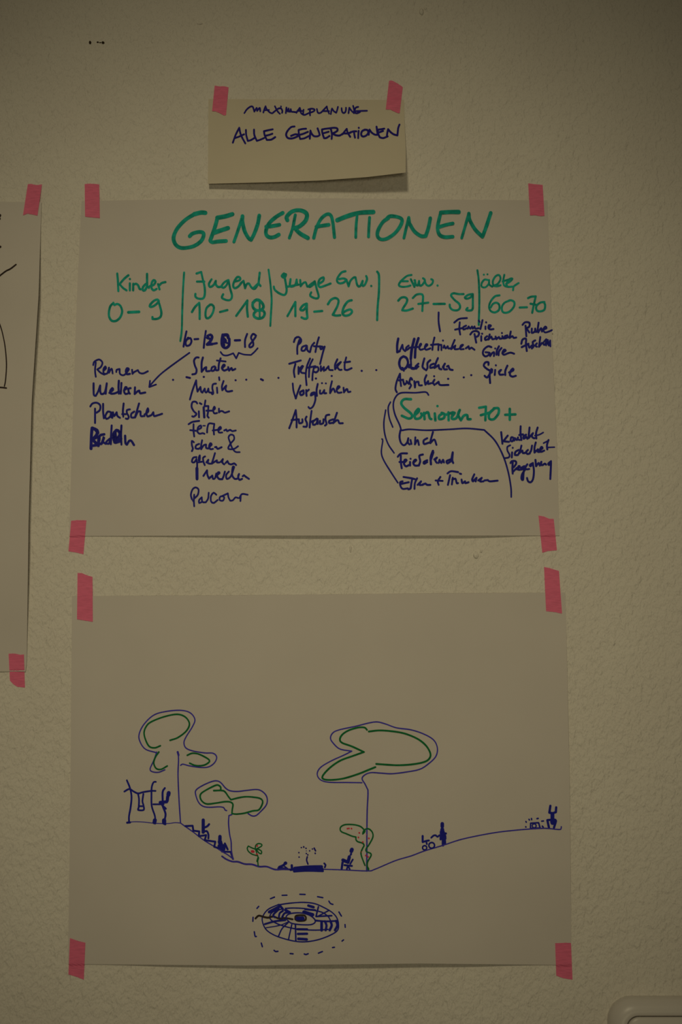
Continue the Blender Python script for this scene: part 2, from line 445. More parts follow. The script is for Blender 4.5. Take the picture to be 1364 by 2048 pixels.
word(S_list, g, 'green', '60 - 70', [(RA, 31,
    "495,435 430,450 370,520 345,600 370,660 430,680 490,640 490,570 450,540 400,560 370,610;640,510 570,540 530,600 540,670 590,685 650,660 705,590 705,530 660,505 630,510;"
    "785,610 890,606;905,475 950,455 1015,450! 990,560 965,685;940,555 1020,570;1140,530 1080,540 1025,590 1030,650 1080,665 1140,640 1150,570 1130,530")])
word(S_list, g, 'green', 'Senioren 70 +', [(BS, 23,
    "360,125 300,125 275,160 300,200 360,250 370,280 340,295 280,270;390,270 430,230 425,210 395,250 400,295 440,290 460,260;450,250 460,260;480,300 475,245;478,255 510,240 525,290 540,300;"
    "570,250 575,310;593,185 594,185;640,250 610,270 610,300 650,290 655,255 630,245;690,240 692,310;670,260 730,240;720,280 745,245 730,250 720,295 760,290 790,220;790,220 775,260 800,310! 825,270 855,265 860,300 885,300;"
    "960,200 1020,190! 1015,310;975,265 1060,240;1090,210 1050,250 1050,295 1090,300 1130,250 1130,205 1090,205;1190,262 1280,258;1230,210 1230,305")])
for s, R, wd in (("368.2,545 366,580 364.5,620 363.5,660 360.6,682", PX, 4.1), ("1215,60 1240,250 1255,450 1245,650 1238,790", RJ, 27),
                 ("1275,75 1295,120 1295,300 1280,480 1275,625", RE, 27), ("178,75 195,200 205,400 205,600 200,760 198,860", RA, 31)):
    ink(S_list, 'divider_line', g, R, wd, s, lift=0.0002)
# --- list sheet: blue words
b = M['blue']
words = [
 ('Rennen', B1, 25, "215,705 205,620 215,510;180,545 195,500 260,470 305,510 285,570 235,605! 280,650 330,675;325,620 355,590 345,565 320,600 325,660 370,660 395,580! 395,650! 420,605 435,600 445,660;"
  "495,640 500,610 540,600! 545,665 590,685 630,660;w30:640,640 665,600 640,590 625,630 640,670 680,665;710,610 715,665! 740,640 790,615! 810,650 860,660 925,630"),
 ('Klettern', B2, 29, "185,45 185,130 190,205 215,215! 250,150 275,75! 275,150 290,190 330,180 350,130 365,45! 355,120 350,185;400,175 450,135 440,110 410,150 420,185 480,180 520,160;530,10 525,100 530,185;"
  "565,40 560,120 555,185;600,140 640,110 620,95 600,150 620,190 660,180;690,110 660,120 665,165 680,185;750,100 745,190! 790,150 810,145! 820,180 890,170"),
 ('Plantschen', B2, 27, "205,390 205,585;140,360 170,320 230,310 275,345 270,410 225,445;315,325 315,430 325,520;420,440 380,430 345,490 360,530 410,500 425,440! 430,510;440,515 450,440! 465,490 500,440! 510,490 545,515;"
  "595,320 585,420 590,500;575,465 625,465;680,400 640,410 640,450 665,500 650,530 625,525;740,430 700,460 700,510 740,510;805,320 770,440 750,510! 790,430 825,430! 830,490 880,490;"
  "880,470 930,430 925,385 905,440 920,495 970,480;980,470 1000,440! 1010,490 1060,480 1120,460"),
 ('Baden, written over another word', B2, 28, "w42:165,655 155,760 150,935;w42:170,655 235,690 225,750 170,810! 250,895;w40:180,800 260,780 240,875 180,895;w40:200,665 245,720;w36:330,740 270,760 250,850 290,870 325,790;320,780 315,840 350,870;"
  "405,800 355,850 390,870 420,800! 432,620;425,780 420,875;w40:500,685 460,730 470,830 540,750 520,690 480,700 500,820 560,800;565,620 560,740 565,880;w34:480,760 470,850 540,840;w32:615,760 620,860 640,880! 670,830 700,830 735,885"),
 ('10 - 12', B3, 24, "195,75 175,170 160,255;215,150 185,200 195,245 235,235 255,190 240,155 210,165;290,168 335,165;425,70 410,170 400,270;w32:445,130 480,115 500,140 480,190 440,230! 500,225;w26:440,230 500,225 555,215;w30:440,150 490,170"),
 ('13 - 18', B3, 24, "w34:625,115 615,180 620,245 660,272 700,240 703,165;w40:640,118 680,118 690,150;w34:620,140 660,185 650,200;w24:628,170 645,240;w22:655,205 685,215;w28:770,182 830,180;915,105 890,180 890,260;"
  "1020,125 985,105 960,150 985,200 985,245 950,265 940,240 980,190 1015,140"),
 ('Skaten', B3, 24, "340,385 310,385 285,420 295,480 315,530 305,575 265,585;390,385 375,450 375,555! 410,510 430,500! 430,545 470,545;530,490 500,500 490,540 520,540 540,500! 545,535 570,535;600,395 580,460 575,530;w20:555,420 660,432;"
  "620,510 650,480 635,470 615,510 640,540 680,525;690,500 700,540! 730,510 740,535 775,520"),
 ('Musik', B4, 29, "150,370 190,230 245,80! 250,160 265,250! 310,180! 320,250 340,265! 375,205! 385,260 410,255 430,205! 440,260 480,265;545,130 500,140 490,200 505,270 490,290 475,270;560,190 565,270;592,35 597,75;660,90 635,170 640,230! 700,160! 690,220 720,250 790,240"),
 ('Sitzen', B4, 29, "260,430 240,405 190,410 175,480 210,550 250,590 210,630 185,625;285,550 288,640;300,425 325,440;385,385 370,480;w36:358,490 368,640;380,470 430,470! 425,560 415,620 435,645;400,540 480,540;490,540 530,510 520,480 500,530 520,580 560,575;"
  "590,510 590,565! 620,545 650,550! 680,570 745,550"),
 ('Feisten', B4, 28, "130,745 190,710 290,695;205,745 205,840 215,930;155,835 245,845;265,830 320,800 315,765 275,790 265,860 300,890 340,880 370,890;w20:350,768 380,768;410,870 415,800 440,735 520,740! 510,820 515,900;495,840 570,830;"
  "580,840 620,810 610,785 580,820 590,870 640,870;670,840 700,825! 715,850 760,830 790,850 845,840"),
 ('sehen', B5, 29, "210,185 180,165 180,230 195,280 180,320;290,210 245,230 235,275 280,285 300,270;335,155 320,230 320,290! 360,230 395,220! 395,270 430,280;440,260 480,220 460,200 440,250 460,290 500,285;530,260 550,255! 570,285 630,260"),
 ('an ampersand', B5, 26, "880,245 820,285 750,290 730,270 770,200 820,140 810,80 765,70 735,110 760,190 790,270 840,330 905,335"),
 ('gesehen', B5, 29, "250,410 200,420 180,480 215,490 250,440! 260,520 255,650 258,750;w46:256,580 258,740;285,490 300,440 300,385! 285,420 290,480 330,480;380,400 350,420 355,480 375,530;400,490 430,450! 420,500 460,510;"
  "530,350 500,450 480,510! 540,470 560,460! 560,490 600,490;620,480 650,440! 640,490 670,520;690,500 720,470! 740,510 780,520 820,505 850,530"),
 ('werden', B5, 30, "355,695 410,610! 415,680 440,735! 490,690! 500,740 530,730 550,660;550,690 600,650 580,640 560,690 590,740 640,745;680,630 660,700 640,745;740,630 700,680 710,740 770,700 820,560! 800,560 790,680 830,740 870,735;"
  "880,720 895,665! 880,700 900,755 940,740;950,700 970,685! 1000,710 1045,740"),
 ('Parcour', B5, 27, "w16:195,1080 175,1030;180,1050 165,980 190,900 235,870 280,900 270,980 225,1030;215,980 210,1070 215,1155;330,1020 290,1060 290,1105 330,1090;330,1030 340,1090 390,1095;435,950 425,1040 390,1095;550,980 510,950 470,1000 470,1080 510,1105 570,1060;"
  "660,1000 610,1010 600,1060 650,1070 670,1020 640,1000;640,1000 725,960! 735,1020 760,1070! 800,1065 840,1020 880,1030;920,1000 915,1075;900,1030 940,970 1025,980"),
 ('Party', B6, 26, "225,310 225,220 250,130;180,155 200,105 240,90 275,125 265,165 230,190;340,200 290,220 280,265 320,265 350,205! 355,260 380,285;445,165 410,210 390,285;505,95 480,180 460,285;440,210 550,215;520,210 530,250 580,215! 555,300 520,440"),
 ('Treffpunkt', B6, 25, "120,438 200,415 270,395;200,440 180,530 190,610;240,480 240,570! 260,500 290,465;270,520 300,470! 270,500 275,550 320,560;390,370 350,470 335,580 345,715;425,380 385,470 375,610;350,490 460,470;445,470 425,560 420,650;"
  "440,490 490,480 500,520 470,550 440,540;530,470 530,530! 570,480! 570,530;590,520 630,470! 640,515 685,520;745,380 715,450 715,510! 790,415! 740,460 770,515 800,515;860,355 840,440 840,510! 870,520 930,495;835,420 910,410"),
 ('Vorgluehen', B7, 25, "165,175 175,270 205,370! 230,290 265,200;w28:300,265 260,290 270,325 305,310 305,265;340,260 345,335! 340,290 375,255;440,290 410,300 400,330 440,310 450,290! 460,380 430,470 390,500 370,480;490,180 475,260 480,335;"
  "520,265 520,305 550,300 575,260! 575,300 600,300;545,170 546,170;595,173 596,173;675,145 655,230 650,300! 690,240 715,285;740,250 775,220 755,210 735,260 755,295 800,290;825,230 830,290! 860,250 875,250! 885,285 915,280"),
 ('Austausch', B7, 26, "120,755 160,650 205,520! 215,640 215,745;150,650 230,640;245,640 250,690 290,680 290,640;345,605 330,640 350,690 345,735 305,735;410,530 395,640 385,745;390,680 430,660;480,630 430,670 430,710 470,700 490,635! 490,700;"
  "520,660 520,700 560,690 565,640;640,580 600,590 590,640 605,700 585,720;690,640 640,660 640,690 680,685;740,555 710,640 690,690! 740,650 760,660! 770,690 815,690"),
 ('Kaffeetrinken', B8, 28, "w34:190,410 175,500 175,605! 210,590;210,590 250,500! 260,560 290,590;340,510 305,540 305,575 345,550;w40:420,415 385,560 370,700;370,700 375,790;w38:480,405 440,540 430,680;350,540 470,530;490,540 520,490 505,490 490,540 510,570 550,560;"
  "570,540 610,500 590,490 570,540 590,570 650,550;710,395 690,480 680,570;660,500 760,490;770,490 765,575;810,500 810,575;760,495 800,500;832,437 833,438;840,540 850,510! 870,550 900,520! 910,550 940,550;"
  "1000,430 970,500 950,560! 1010,510! 1000,560 1050,560;1070,550 1120,500 1090,510 1080,560 1130,560;1160,550 1200,520! 1210,560 1240,540 1285,570"),
 ('Quatschen', B8, 30, "w36:265,665 220,700 205,780 240,850 300,830 330,760 310,690 265,665;250,830 270,870;330,800 370,780! 380,840 420,845;480,770 440,810 440,840 480,810;565,695 545,770 540,820 570,850;650,720 610,760 610,830 590,865;"
  "700,770 655,790 650,830 700,820;760,690 730,760 710,830! 770,790! 780,840 810,850;830,820 860,770! 840,810 850,850 890,850;890,810 910,800! 930,850 970,860;340,820 450,840"),
 ('Ausruhen', B8, 29, "170,1180 150,1130 170,1020 215,915! 220,1000 230,1090;200,1010 260,1000;260,1010 280,1070 320,1030;310,1020 340,1060;390,1000 370,975 350,1040 375,1080 350,1125;420,1020 430,1110! 440,1040 470,1030;480,1030 490,1080 530,1080;"
  "595,935 570,1000 580,1070! 620,1020! 620,1060 660,1050;680,1050 710,1000! 690,1040 710,1075;705,950 706,951;730,1060 770,1030! 790,1075 910,1075"),
 ('Familie', B9, 23, "110,148 170,105 260,95;175,145 170,220 180,290;120,232 200,215;250,185 215,205 220,230 260,215;270,220 280,195! 300,220 320,195! 330,220 350,195! 360,220 400,215;400,125 410,140;445,120 420,225;480,195 480,225;487,145 488,146;"
  "520,210 545,185 520,180 515,215 540,230 575,225"),
 ('Picknick', B9, 24, "350,285 370,385;300,290 330,255 380,250 405,275 390,310 360,320;430,310 430,365;440,280 441,281;500,310 475,330 480,355 520,340;530,290 515,350! 550,315 560,345 590,340;600,315 610,345! 640,320 650,340 680,335;675,272 676,273;680,310 690,335 715,335;"
  "740,300 710,310 710,335 750,320;780,255 765,330! 800,310 815,330 845,325"),
 ('Grillen', B9, 24, "550,440 510,430 460,470 450,520 480,550 520,530 525,505! 480,500;530,510 535,545! 560,510 580,500;585,510 580,545;595,455 596,456;640,430 615,480 610,530;670,450 640,490 635,535;680,510 720,480 700,470 680,510 700,530 740,515 780,505 820,518"),
 ('Spiele', B9, 25, "515,650 515,620 480,620 460,660 500,700 540,720;550,700 530,760 535,865;470,780 500,800 540,745;530,720 560,705 555,740;595,710 590,770;603,655 604,656;640,740 665,710! 640,730 650,765 690,765;740,660 715,720 715,770;760,740 810,715 805,695 780,720 770,770 800,790 840,780"),
 ('Ruhe', B9, 24, "955,185 960,250 965,310;920,175 950,145 1000,150 1000,195 965,215! 1000,265;1030,220 1030,270 1065,255 1070,220! 1080,260;1110,150 1100,230 1105,265! 1140,215 1150,255;w22:1160,235 1205,215 1190,195 1165,230 1185,265 1230,255 1268,238"),
 ('Zuschauen, crowded at the sheet edge', B9, 24, "905,400 920,350 960,340 960,400 970,485;910,440 990,400;990,410 1000,445 1030,420;1070,360 1040,380 1050,430 1030,455;1090,395 1070,420 1090,435;1130,320 1120,400 1115,435! 1150,390;w20:1200,345 1165,390 1180,415 1210,350! 1200,420;w20:1215,400 1222,355! 1230,420 1248,360! 1250,430"),
 ('Kontakt', BK, 33, "340,195 350,290 360,380;445,250 375,340! 420,345 465,350;500,280 490,330 520,340 540,290 510,275;550,330 560,290! 590,320 610,280;600,310 640,320;652,100 650,210 665,320;630,240 690,230;740,235 700,260 700,300 745,270! 760,300;"
  "795,120 785,220 780,290! 850,210! 830,260 860,290 880,290;925,120 900,210 905,295;w24:880,250 950,235 1015,200"),
 ('Sicherheit', BK, 33, "w28:485,405 440,430 440,490 475,560 460,600 390,612;515,520 510,600;525,445 526,446;620,480 570,510 560,560 610,560;665,410 645,490 620,540! 680,490! 690,530 730,525;740,510 770,480! 740,510 760,545 800,535;835,410 820,490 790,540;"
  "895,360 875,440 875,520! 930,470! 930,510 960,510;970,480 1005,450 985,430 960,480 980,510 1030,490;w26:1020,370 1100,330;1100,320 1075,400 1080,470;w24:1080,440 1195,435"),
 ('Begegnung', BK, 33, "490,690 510,660 570,660 580,700 540,760;525,680 520,780 525,860;530,830 590,770;590,790 640,750 620,740 600,790 640,800;710,740 660,770 665,795 710,770! 700,850 690,960 665,940 675,870 720,800;720,770 760,710! 730,750 740,790 790,785;"
  "850,690 800,720 810,740 850,700! 865,820 850,950 810,1000 770,980 755,930;890,640 900,740! 940,690 960,730;960,720 985,670! 980,720 1010,720! 1040,700 1060,715;1140,660 1095,700 1110,720 1140,680! 1135,800 1128,945"),
 ('Lunch', BL_, 23, "175,60 165,130 180,200 215,230 250,200 265,150! 260,200 280,220;290,170 300,215;345,140 340,220! 370,170 385,225;480,150 440,175 445,215 500,200;545,80 520,170 515,205! 560,165 585,225"),
 ('Feierabend', BL_, 24, "145,360 180,325 250,322;180,345 180,420 190,490;165,420 205,420;215,430 245,400 225,395 215,440 240,470 270,455;285,420 285,460;290,383 291,384;320,430 355,400 340,395 320,430 340,460 380,460;430,335 390,350 400,410 385,460;"
  "480,400 440,420 445,440 480,420;w28:545,295 520,370 522,445;520,400 550,310;560,390 590,370! 570,400 590,430;610,430 620,395! 640,430 660,395 670,425;745,390 700,410 710,435 750,410! 770,310 765,400 775,430"),
 ('Essen', BL_, 23, "200,640 172,650 175,690 200,725 260,720;180,670 270,650;210,590 300,605 340,615;310,610 300,660 290,720 265,730;365,605 340,660 335,725;370,680 410,640! 390,680 430,680;430,675 460,665! 480,680 515,680"),
 ('a plus sign', BL_, 22, "630,590 600,640 610,680;575,630 655,635"),
 ('Trinken', BL_, 23, "710,550 750,525 830,535;740,570 715,680;770,600 760,675;765,620 800,610 815,660 830,660;850,552 865,556;870,620 880,660 910,640! 915,660 950,650;1015,560 990,620 1000,640! 1040,600! 1030,640;1060,630 1100,600! 1080,640 1120,640;1130,630 1170,625! 1190,640 1280,632"),
]
for t, R, wd, s in words:
    ink(S_list, 'handwritten_word', b, R, wd, s, 'blue handwriting reading ' + t, lift=0.0003)
ink(S_list, 'pointing_arrow', b, PX, 3.4, "378.8,705.6 360,719 336,736.5 318.3,751 300.8,770 298.5,773;300,761.5 298.5,774! 312,769")
ink(S_list, 'curly_brace', b, B3, 20, "600,320 630,355 680,360 750,335! 785,395! 815,330! 880,350 960,355! 1000,320 1040,275")
ink(S_list, 'tick_line', b, B8, 28, "770,35 770,170 790,305")
ink(S_list, 'outline_frame', b, BS, 15, "515,88 490,62 400,68 270,70 220,115 205,180 220,260 260,350 275,400! 350,390 500,398 700,390 850,382 1005,395! 1100,490 1170,620 1215,760 1240,900 1243,985")
for s in ("180,150 160,200 170,290 200,370", "138,220 122,330 130,430 160,520 212,598", "105,475 112,490 100,590 120,660 180,760 245,860"):
    ink(S_list, 'bracket_line', b, BS, 14, s)
dots = []
for R, ds in ((B3, ((35, 650), (195, 618, 235, 628), (400, 615), (777, 655), (903, 648), (1078, 642, 1100, 655), (1285, 627))),
              (B6, ((465, 630), (670, 597), (1060, 530), (1250, 520))), (B8, ((905, 988), (1130, 967), (1237, 935)))):
    for d in ds:
        a, c = (d, d) if len(d) == 2 else (d[:2], d[2:])
        dots.append('%.1f,%.1f %.1f,%.1f' % (R[0] + a[0] / R[2], R[1] + a[1] / R[2], R[0] + c[0] / R[2] + .4, R[1] + c[1] / R[2]))
for d in dots: ink(S_list, 'ink_dot', M['navy'], PX, 4.2, d)

# --- drawing sheet
tb, nb, lf = M['thinblue'], M['penblue'], M['leaf']
for t in (
    'w1.8: 254,1645.3 267,1643.5 286,1644 311,1646.6 336,1647 350,1645.3 361,1646',
    'w2.4: 361,1646 369,1651.8 386.7,1664.3 408.7,1681 430.7,1694.3 445.3,1703.8 455.6,1709.7 467,1718.5',
    'w3.5: 444,1712.6 452.6,1718.5 464.4,1723 476,1723.6 489.3,1728 504,1728.8 518.6,1733.2 533.3,1733.2 550,1739 566,1738.6 586,1739',
    'w2.5: 648,1738.6 685,1739.7 735.5,1741.8 750.3,1738.3 790.7,1721.3 822.6,1711.7 848,1702.2 886.4,1690.5 925.6,1678 984,1666.2 1031,1660.4 1078,1656.9 1096.8,1656.9 1113.3,1658.7 1121.5,1658.5 1122.6,1653.3'): ink(S_draw, 'ground_line', tb, PX, 3, t, lift=0.0002)
def tree(parts_outline, R, wd, leafs, wl, trunk, Rt, wt):
    o = ink(S_draw, 'drawn_tree', tb, PX, 3, ';'.join(
        'w%.3f: ' % w_ + ' '.join('%.2f,%.2f%s' % (x, y, '!' if c else '') for x, y, c in pts)
        for RR, ww, ss in ((R, wd, parts_outline), (Rt, wt, trunk)) for pts, w_ in parse(ss, RR, ww)), lift=0.00024)
    ink(S_draw, 'foliage_outline', lf, R, wl, leafs, 'dark green inner line of the crown', parent=o, lift=0.00034)
    return o
tree("340,435 250,405 205,340 200,280 240,200 320,125 420,95 540,85 620,105 660,160 640,220 590,300 570,350 585,395 640,420 740,437 810,440 840,470 825,515 780,550 720,558 620,545 560,530 543,540;"
     "345,430 320,500 290,570 310,593 360,597 412,577;w17:518,430 525,455", D1, 10.5,
     "375,378 330,395 285,385 255,335 240,270 260,215 300,180 400,140 510,118 580,140 615,195 590,255 520,310 455,333;362,430 335,470 320,520 340,565 380,573 432,545;"
     "597,457 640,440 700,450 780,497 755,530 710,543 660,540 617,522", 13.5, "356.3,1505 357,1521 356,1550 358,1600 361,1646", PX, 2.7)
tree("555,615 530,605 510,570 440,558 300,565 200,550 130,490 85,370 95,300 200,230 330,175 410,165 470,195 540,275 610,315 720,325 850,310 1000,295 1080,315 1150,380 1172,460 1150,540 1070,630 1000,690 940,695 880,660", D9, 20,
     "465,295 465,260 430,230 380,235 250,300 165,360 155,420 190,480 260,515 400,500 530,480 610,485 650,520 640,600 635,660! 700,668 820,655 950,620 1040,605 1090,530 1100,470 1060,430 950,410 840,405 740,420 620,450! 580,400 530,330 480,310 360,312", 25,
     "775,130 735,145! 730,250 745,400 765,500 770,620 790,735", D3, 19)
tree("535,637 400,635 220,632 140,605 115,550 150,490 250,430 360,380 440,340! 330,320 270,270 240,220 260,170 320,140 480,105 600,75 680,65 760,85 860,120 1000,140 1120,180 1210,235 1245,310 1230,390 1160,460 1080,510 960,535 820,552 720,547 620,542 560,565 537,600 565,650 592,705", D5, 12,
     "583,140 560,118 500,118 410,145 350,185 328,230 350,262 440,295 555,348! 450,385 330,430 230,500 165,575 180,605 260,610 370,595 500,555 600,515 662,490;600,155 700,145 820,153 940,175 1060,225 1140,290 1180,365 1165,415 1110,445 1000,465 880,472 780,468 670,460", 17,
     "592,705 592,760 585,900 582,1100 582,1300 580,1467", D5, 13.5)
ink(S_draw, 'drawn_swing', nb, D2, 29, "190,165 240,290 265,430 250,600 225,740 225,830;655,190 620,195 590,270 585,400 590,580 640,740 645,860;150,345 230,305 300,345 370,375 450,355 580,335 650,335;"
    "370,385 385,470 380,600 370,640 460,640 455,560 440,500 455,385;380,580 455,580;w60:640,805 632,840;w34:195,845 240,840")
ink(S_draw, 'drawn_person', nb, D2, 34, "800,290 765,350 765,500;w66:862,368 855,400;w50:845,430 838,495;w50:725,520 830,510;w28:615,550 780,550;760,570 815,620;770,590 810,700 800,790;w68:788,808 788,845;640,800 800,870;".replace('640,800 800,870;', 'w40:790,860 805,868;'))
ink(S_draw, 'drawn_stairs', nb, D3, 27, "140,288 240,283! 250,350! 330,360! 325,425! 425,410! 405,480! 550,500! 535,570! 630,600! 640,635! 760,640! 790,735")
ink(S_draw, 'drawn_person', nb, D3, 28, "w46:385,205 385,370;395,310 440,290 465,262;375,375 430,355 455,400 455,455")
ink(S_draw, 'drawn_person', nb, D3, 30, "w50:613,430 612,475;w62:612,500 640,600;680,525 718,605;w44:600,560 690,560;w60:660,560 660,600")
fl = ink(S_draw, 'drawn_flower', lf, D3, 17, "1115,690 1050,670 1000,630 985,590 1000,560! 1050,585 1110,610 1140,650 1175,665 1180,630 1140,605 1110,600! 1180,560 1180,535 1140,525 1105,545 1095,590 1110,640 1135,720 1128,760 1135,830;w26:1122,765 1135,720", lift=0.0003)
ink(S_draw, 'blossom_dots', M['red'], D3, 26, "1120,557 1121,558;w34:1050,632 1068,635;1115,670 1117,671", 'red dots', parent=fl, lift=0.0004)
ink(S_draw, 'drawn_duck', nb, D4, 38, "140,485 200,460 230,430;w52:232,428 236,426;w20:200,460 255,500;w40:130,505 260,515")
ink(S_draw, 'drawn_fountain_basin', nb, D4, 50, "375,530 560,515 790,520;375,505 560,485 780,482;w36:365,550 560,540 800,545;w36:330,460 332,500;w28:822,430 842,455 830,490;w30:310,530 400,520")
sp = "475,190 476,191;510,178 513,184;545,200 546,203;w14:550,240 551,241;600,240 601,240;643,212 644,212;670,200 690,240;685,275 686,280;437,267 438,268;440,335 441,335;550,280 551,281;572,300 573,301;565,330 555,380 575,440"
ink(S_draw, 'fountain_spray', M['navy'], D4, 24, sp)
ink(S_draw, 'drawn_person', nb, D6, 50, "w85:498,785 485,820;w50:480,880 472,900;w80:440,950 412,1060;w80:295,1025 410,1075;w52:285,1080 265,1225;w40:518,1012 460,1110;w45:330,1140 498,1157;w40:410,1150 382,1230;w40:420,1170 448,1230")
bu = ink(S_draw, 'drawn_bush', lf, D6, 33, "745,430 795,370 770,330 700,265 600,230 480,215 340,220 250,265 230,325 260,380 380,430 500,480 590,500! 590,560 630,605 740,640 775,690 740,760 705,850 715,930 750,1030 795,1145;"
    "745,420 770,350 850,310 920,340 970,410 975,500 930,600 870,700 820,770 825,830 920,870 935,920 890,1000 850,1080 850,1180 880,1230;w48:860,1200 870,1235", lift=0.0004)
ink(S_draw, 'blossom_dots', M['red'], D6, 37, ';'.join('%d,%d %d,%d' % (x, y, x + 2, y + 1) for x, y in ((395, 308), (430, 303), (487, 307), (665, 405), (645, 508), (745, 615), (883, 530), (812, 920), (865, 950))) + ';w20:830,450 831,451;w20:715,840 716,841', 'red dots', parent=bu, lift=0.0005)
ink(S_draw, 'drawn_pushchair', nb, DP, 50, "w60:345,710 345,870;w55:345,875 440,845 515,832;440,850 460,930;w42:" + circ(400, 1030, 58) + ";w46:" + circ(592, 965, 78))
ink(S_draw, 'drawn_person', nb, DP, 50, "580,755 640,700 700,690 750,730 800,690;w100:880,375 880,450;w110:880,530 880,600;w150:880,600 885,660;w60:840,640 980,640;w70:900,700 900,960;w70:940,700 952,920;w60:840,700 835,800;w60:960,700 965,780")
ink(S_draw, 'drawn_radio', nb, DR, 36, "465,755 470,640! 650,630! 685,750! 465,760;w30:" + circ(550, 700, 45) + ";" + ';'.join('%d,%d %d,%d' % q for q in ((362, 602, 370, 618), (432, 552, 442, 568), (488, 535, 492, 560), (615, 537, 640, 532), (722, 595, 760, 590), (358, 722, 362, 728), (735, 708, 755, 730))))
ink(S_draw, 'drawn_person', nb, DR, 54, "918,245 895,400! 960,415;1050,280 1042,390! 970,415;w90:965,430 965,550;w50:850,570 960,560;850,575 885,740;1000,560 1045,585 1000,740;w105:965,600 970,630")
ar = ink(S_draw, 'drawn_arena', nb, D8, 16, "420,240 290,300 225,380 215,450 260,550 360,620 500,670 640,700 760,703 900,680 1040,630 1140,570 1160,500 1140,410 1080,340 980,280 860,230 720,215 560,225 420,245;"
    "450,300 350,330 310,380 320,430 400,480 520,520 640,545 800,558 930,558 1030,550;500,290 600,285 740,292 860,315 960,340 1030,390 1060,440;520,430 510,390 560,355 680,345 790,370 860,420 870,460 820,490 700,492 580,475 530,440;"
    "w36:300,335 430,265;w30:430,250 470,300;w24:370,400 350,370 420,300;w24:420,400 430,350 470,320;w24:460,400 490,350 540,340;w34:500,310 555,340;w30:785,255 850,275;w24:745,300 870,312;w40:730,335 840,368;w20:910,270 880,390! 1075,380;1040,315 900,390;"
    "w22:870,440 1000,450 1130,445;w34:950,455 950,560;w28:990,450 1010,500 1000,560;w30:1060,450 1075,500 1050,560;w30:1130,445 1145,500 1115,560;w28:650,548 770,550;w28:655,606 770,604;w34:660,667 765,674;w20:625,490 630,690;580,490 540,670;"
    "540,460 460,540 415,635;w12:530,460 430,500 260,530;w24:245,485 370,450 500,435;w50:650,415 715,415")
ink(S_draw, 'centre_mark', M['black'], D8, 24, "130,415 170,380 230,395 290,405 350,390 420,415 500,410 590,425;w22:622,425 635,380 740,380 748,435 660,445 622,425", 'black squiggle and spot', parent=ar, lift=0.0004)
ink(S_draw, 'dashed_ring', nb, D8, 18, "315,170 365,150;460,128 520,126;680,115 745,117;900,145 965,157;1040,200 1060,230 1090,240;1165,335 1195,385;1240,490 1243,525;1203,695 1222,680;1085,775 1110,772;910,845 960,825;735,855 755,862 783,852;560,850 595,853;"
    "360,810 380,825 408,822;202,720 215,765;115,580 125,635 140,638;100,400 97,450;148,290 170,265", parent=ar)
# --- left sheet
k_ = M['black']
for t in ("w5:-4,431 0,430.5 -4,437 -1,437.5", "w5:-4,496 0.5,493.5"): ink(S_left, 'pen_line', k_, PX, 3.0, t)
ink(S_left, 'pen_line', k_, PX, 3.2, "-30,570 -8,557 2,549.5 12,542 21,537.5 32,529")
ink(S_left, 'pen_line', k_, PX, 2.4, "-14,610 0,650 4.7,665.6 10,692.5 12.9,727.7 11.1,759.4 8.8,772.3;w3.2:-40,773 0,774.7 12.5,776")

# ------------------------------------------------------------------ tape
def strip(R, top, bottom, sheet, side, label):
    f = lambda s: [(R[0] + float(a.split(',')[0]) / R[2], R[1] + float(a.split(',')[1]) / R[2]) for a in s.split()]
    T, B = f(top), f(bottom)
    def res(P, t):
        ls = [0]
        for a, c in zip(P, P[1:]): ls.append(ls[-1] + math.hypot(c[0] - a[0], c[1] - a[1]))
        d = t * ls[-1]
        for i in range(len(P) - 1):
            if d <= ls[i + 1] + 1e-9:
                k = (d - ls[i]) / (ls[i + 1] - ls[i]); return lerp(P[i][0], P[i + 1][0], k), lerp(P[i][1], P[i + 1][1], k)
        return P[-1]
    nu, nv = 12, 24
    vs, fs = [], []
    for k in (0, 1):
        for j in range(nv + 1):
            for i in range(nu + 1):
                a = res(T, i / nu); c = res(B, i / nu)
                x, y = lerp(a[0], c[0], j / nv), lerp(a[1], c[1], j / nv)
                u, v = sheet.uv(x, y)
                e = v if side == 'top' else 1 - v            # distance inside the sheet
                on = sstep(-0.045, -0.001, e)
                cu, cv = max(0, min(1, u)), max(0, min(1, v))
                dpt = lerp(0.00045, sheet.depth(cu, cv) + 0.00045, on) - (0.0003 if k else 0)
                torn = 0
                if j in (0, nv) and 0 < i < nu: torn = 0.5 * mnoise.noise((x * 0.9, y * 0.9, 3.3))
                vs.append(at(x, y + torn, dpt))
    n1 = nu + 1; off = n1 * (nv + 1)
    for j in range(nv):
        for i in range(nu):
            a = j * n1 + i
            fs.append((a, a + n1, a + n1 + 1, a + 1)); fs.append((off + a, off + a + 1, off + a + n1 + 1, off + a + n1))
    ring = list(range(n1)) + [j * n1 + nu for j in range(1, nv + 1)] + [nv * n1 + i for i in range(nu - 1, -1, -1)] + [j * n1 for j in range(nv - 1, 0, -1)]
    for a, c in zip(ring, ring[1:] + ring[:1]): fs.append((a, c, off + c, off + a))
    o = obj('tape_strip', vs, fs, M['tape'])
    m_ = res([T[0], B[-1]], 0.5)
    recentre(o, at(m_[0], m_[1], 0.0008))
    return tag(o, label, 'tape', 'pink tape strips holding the papers')
Z1 = 13.64
strip((400, 150, Z1), "400,290 530,310 660,305 780,335", "330,985 430,990 540,1040 660,1105 710,1085", S_card, 'top', 'pink tape strip on the upper left corner of the cream title card')
strip((740, 140, Z1), "520,295 600,285 760,370 895,465", "430,1070 560,1080 720,1160 810,1180", S_card, 'top', 'pink tape strip on the upper right corner of the cream title card')
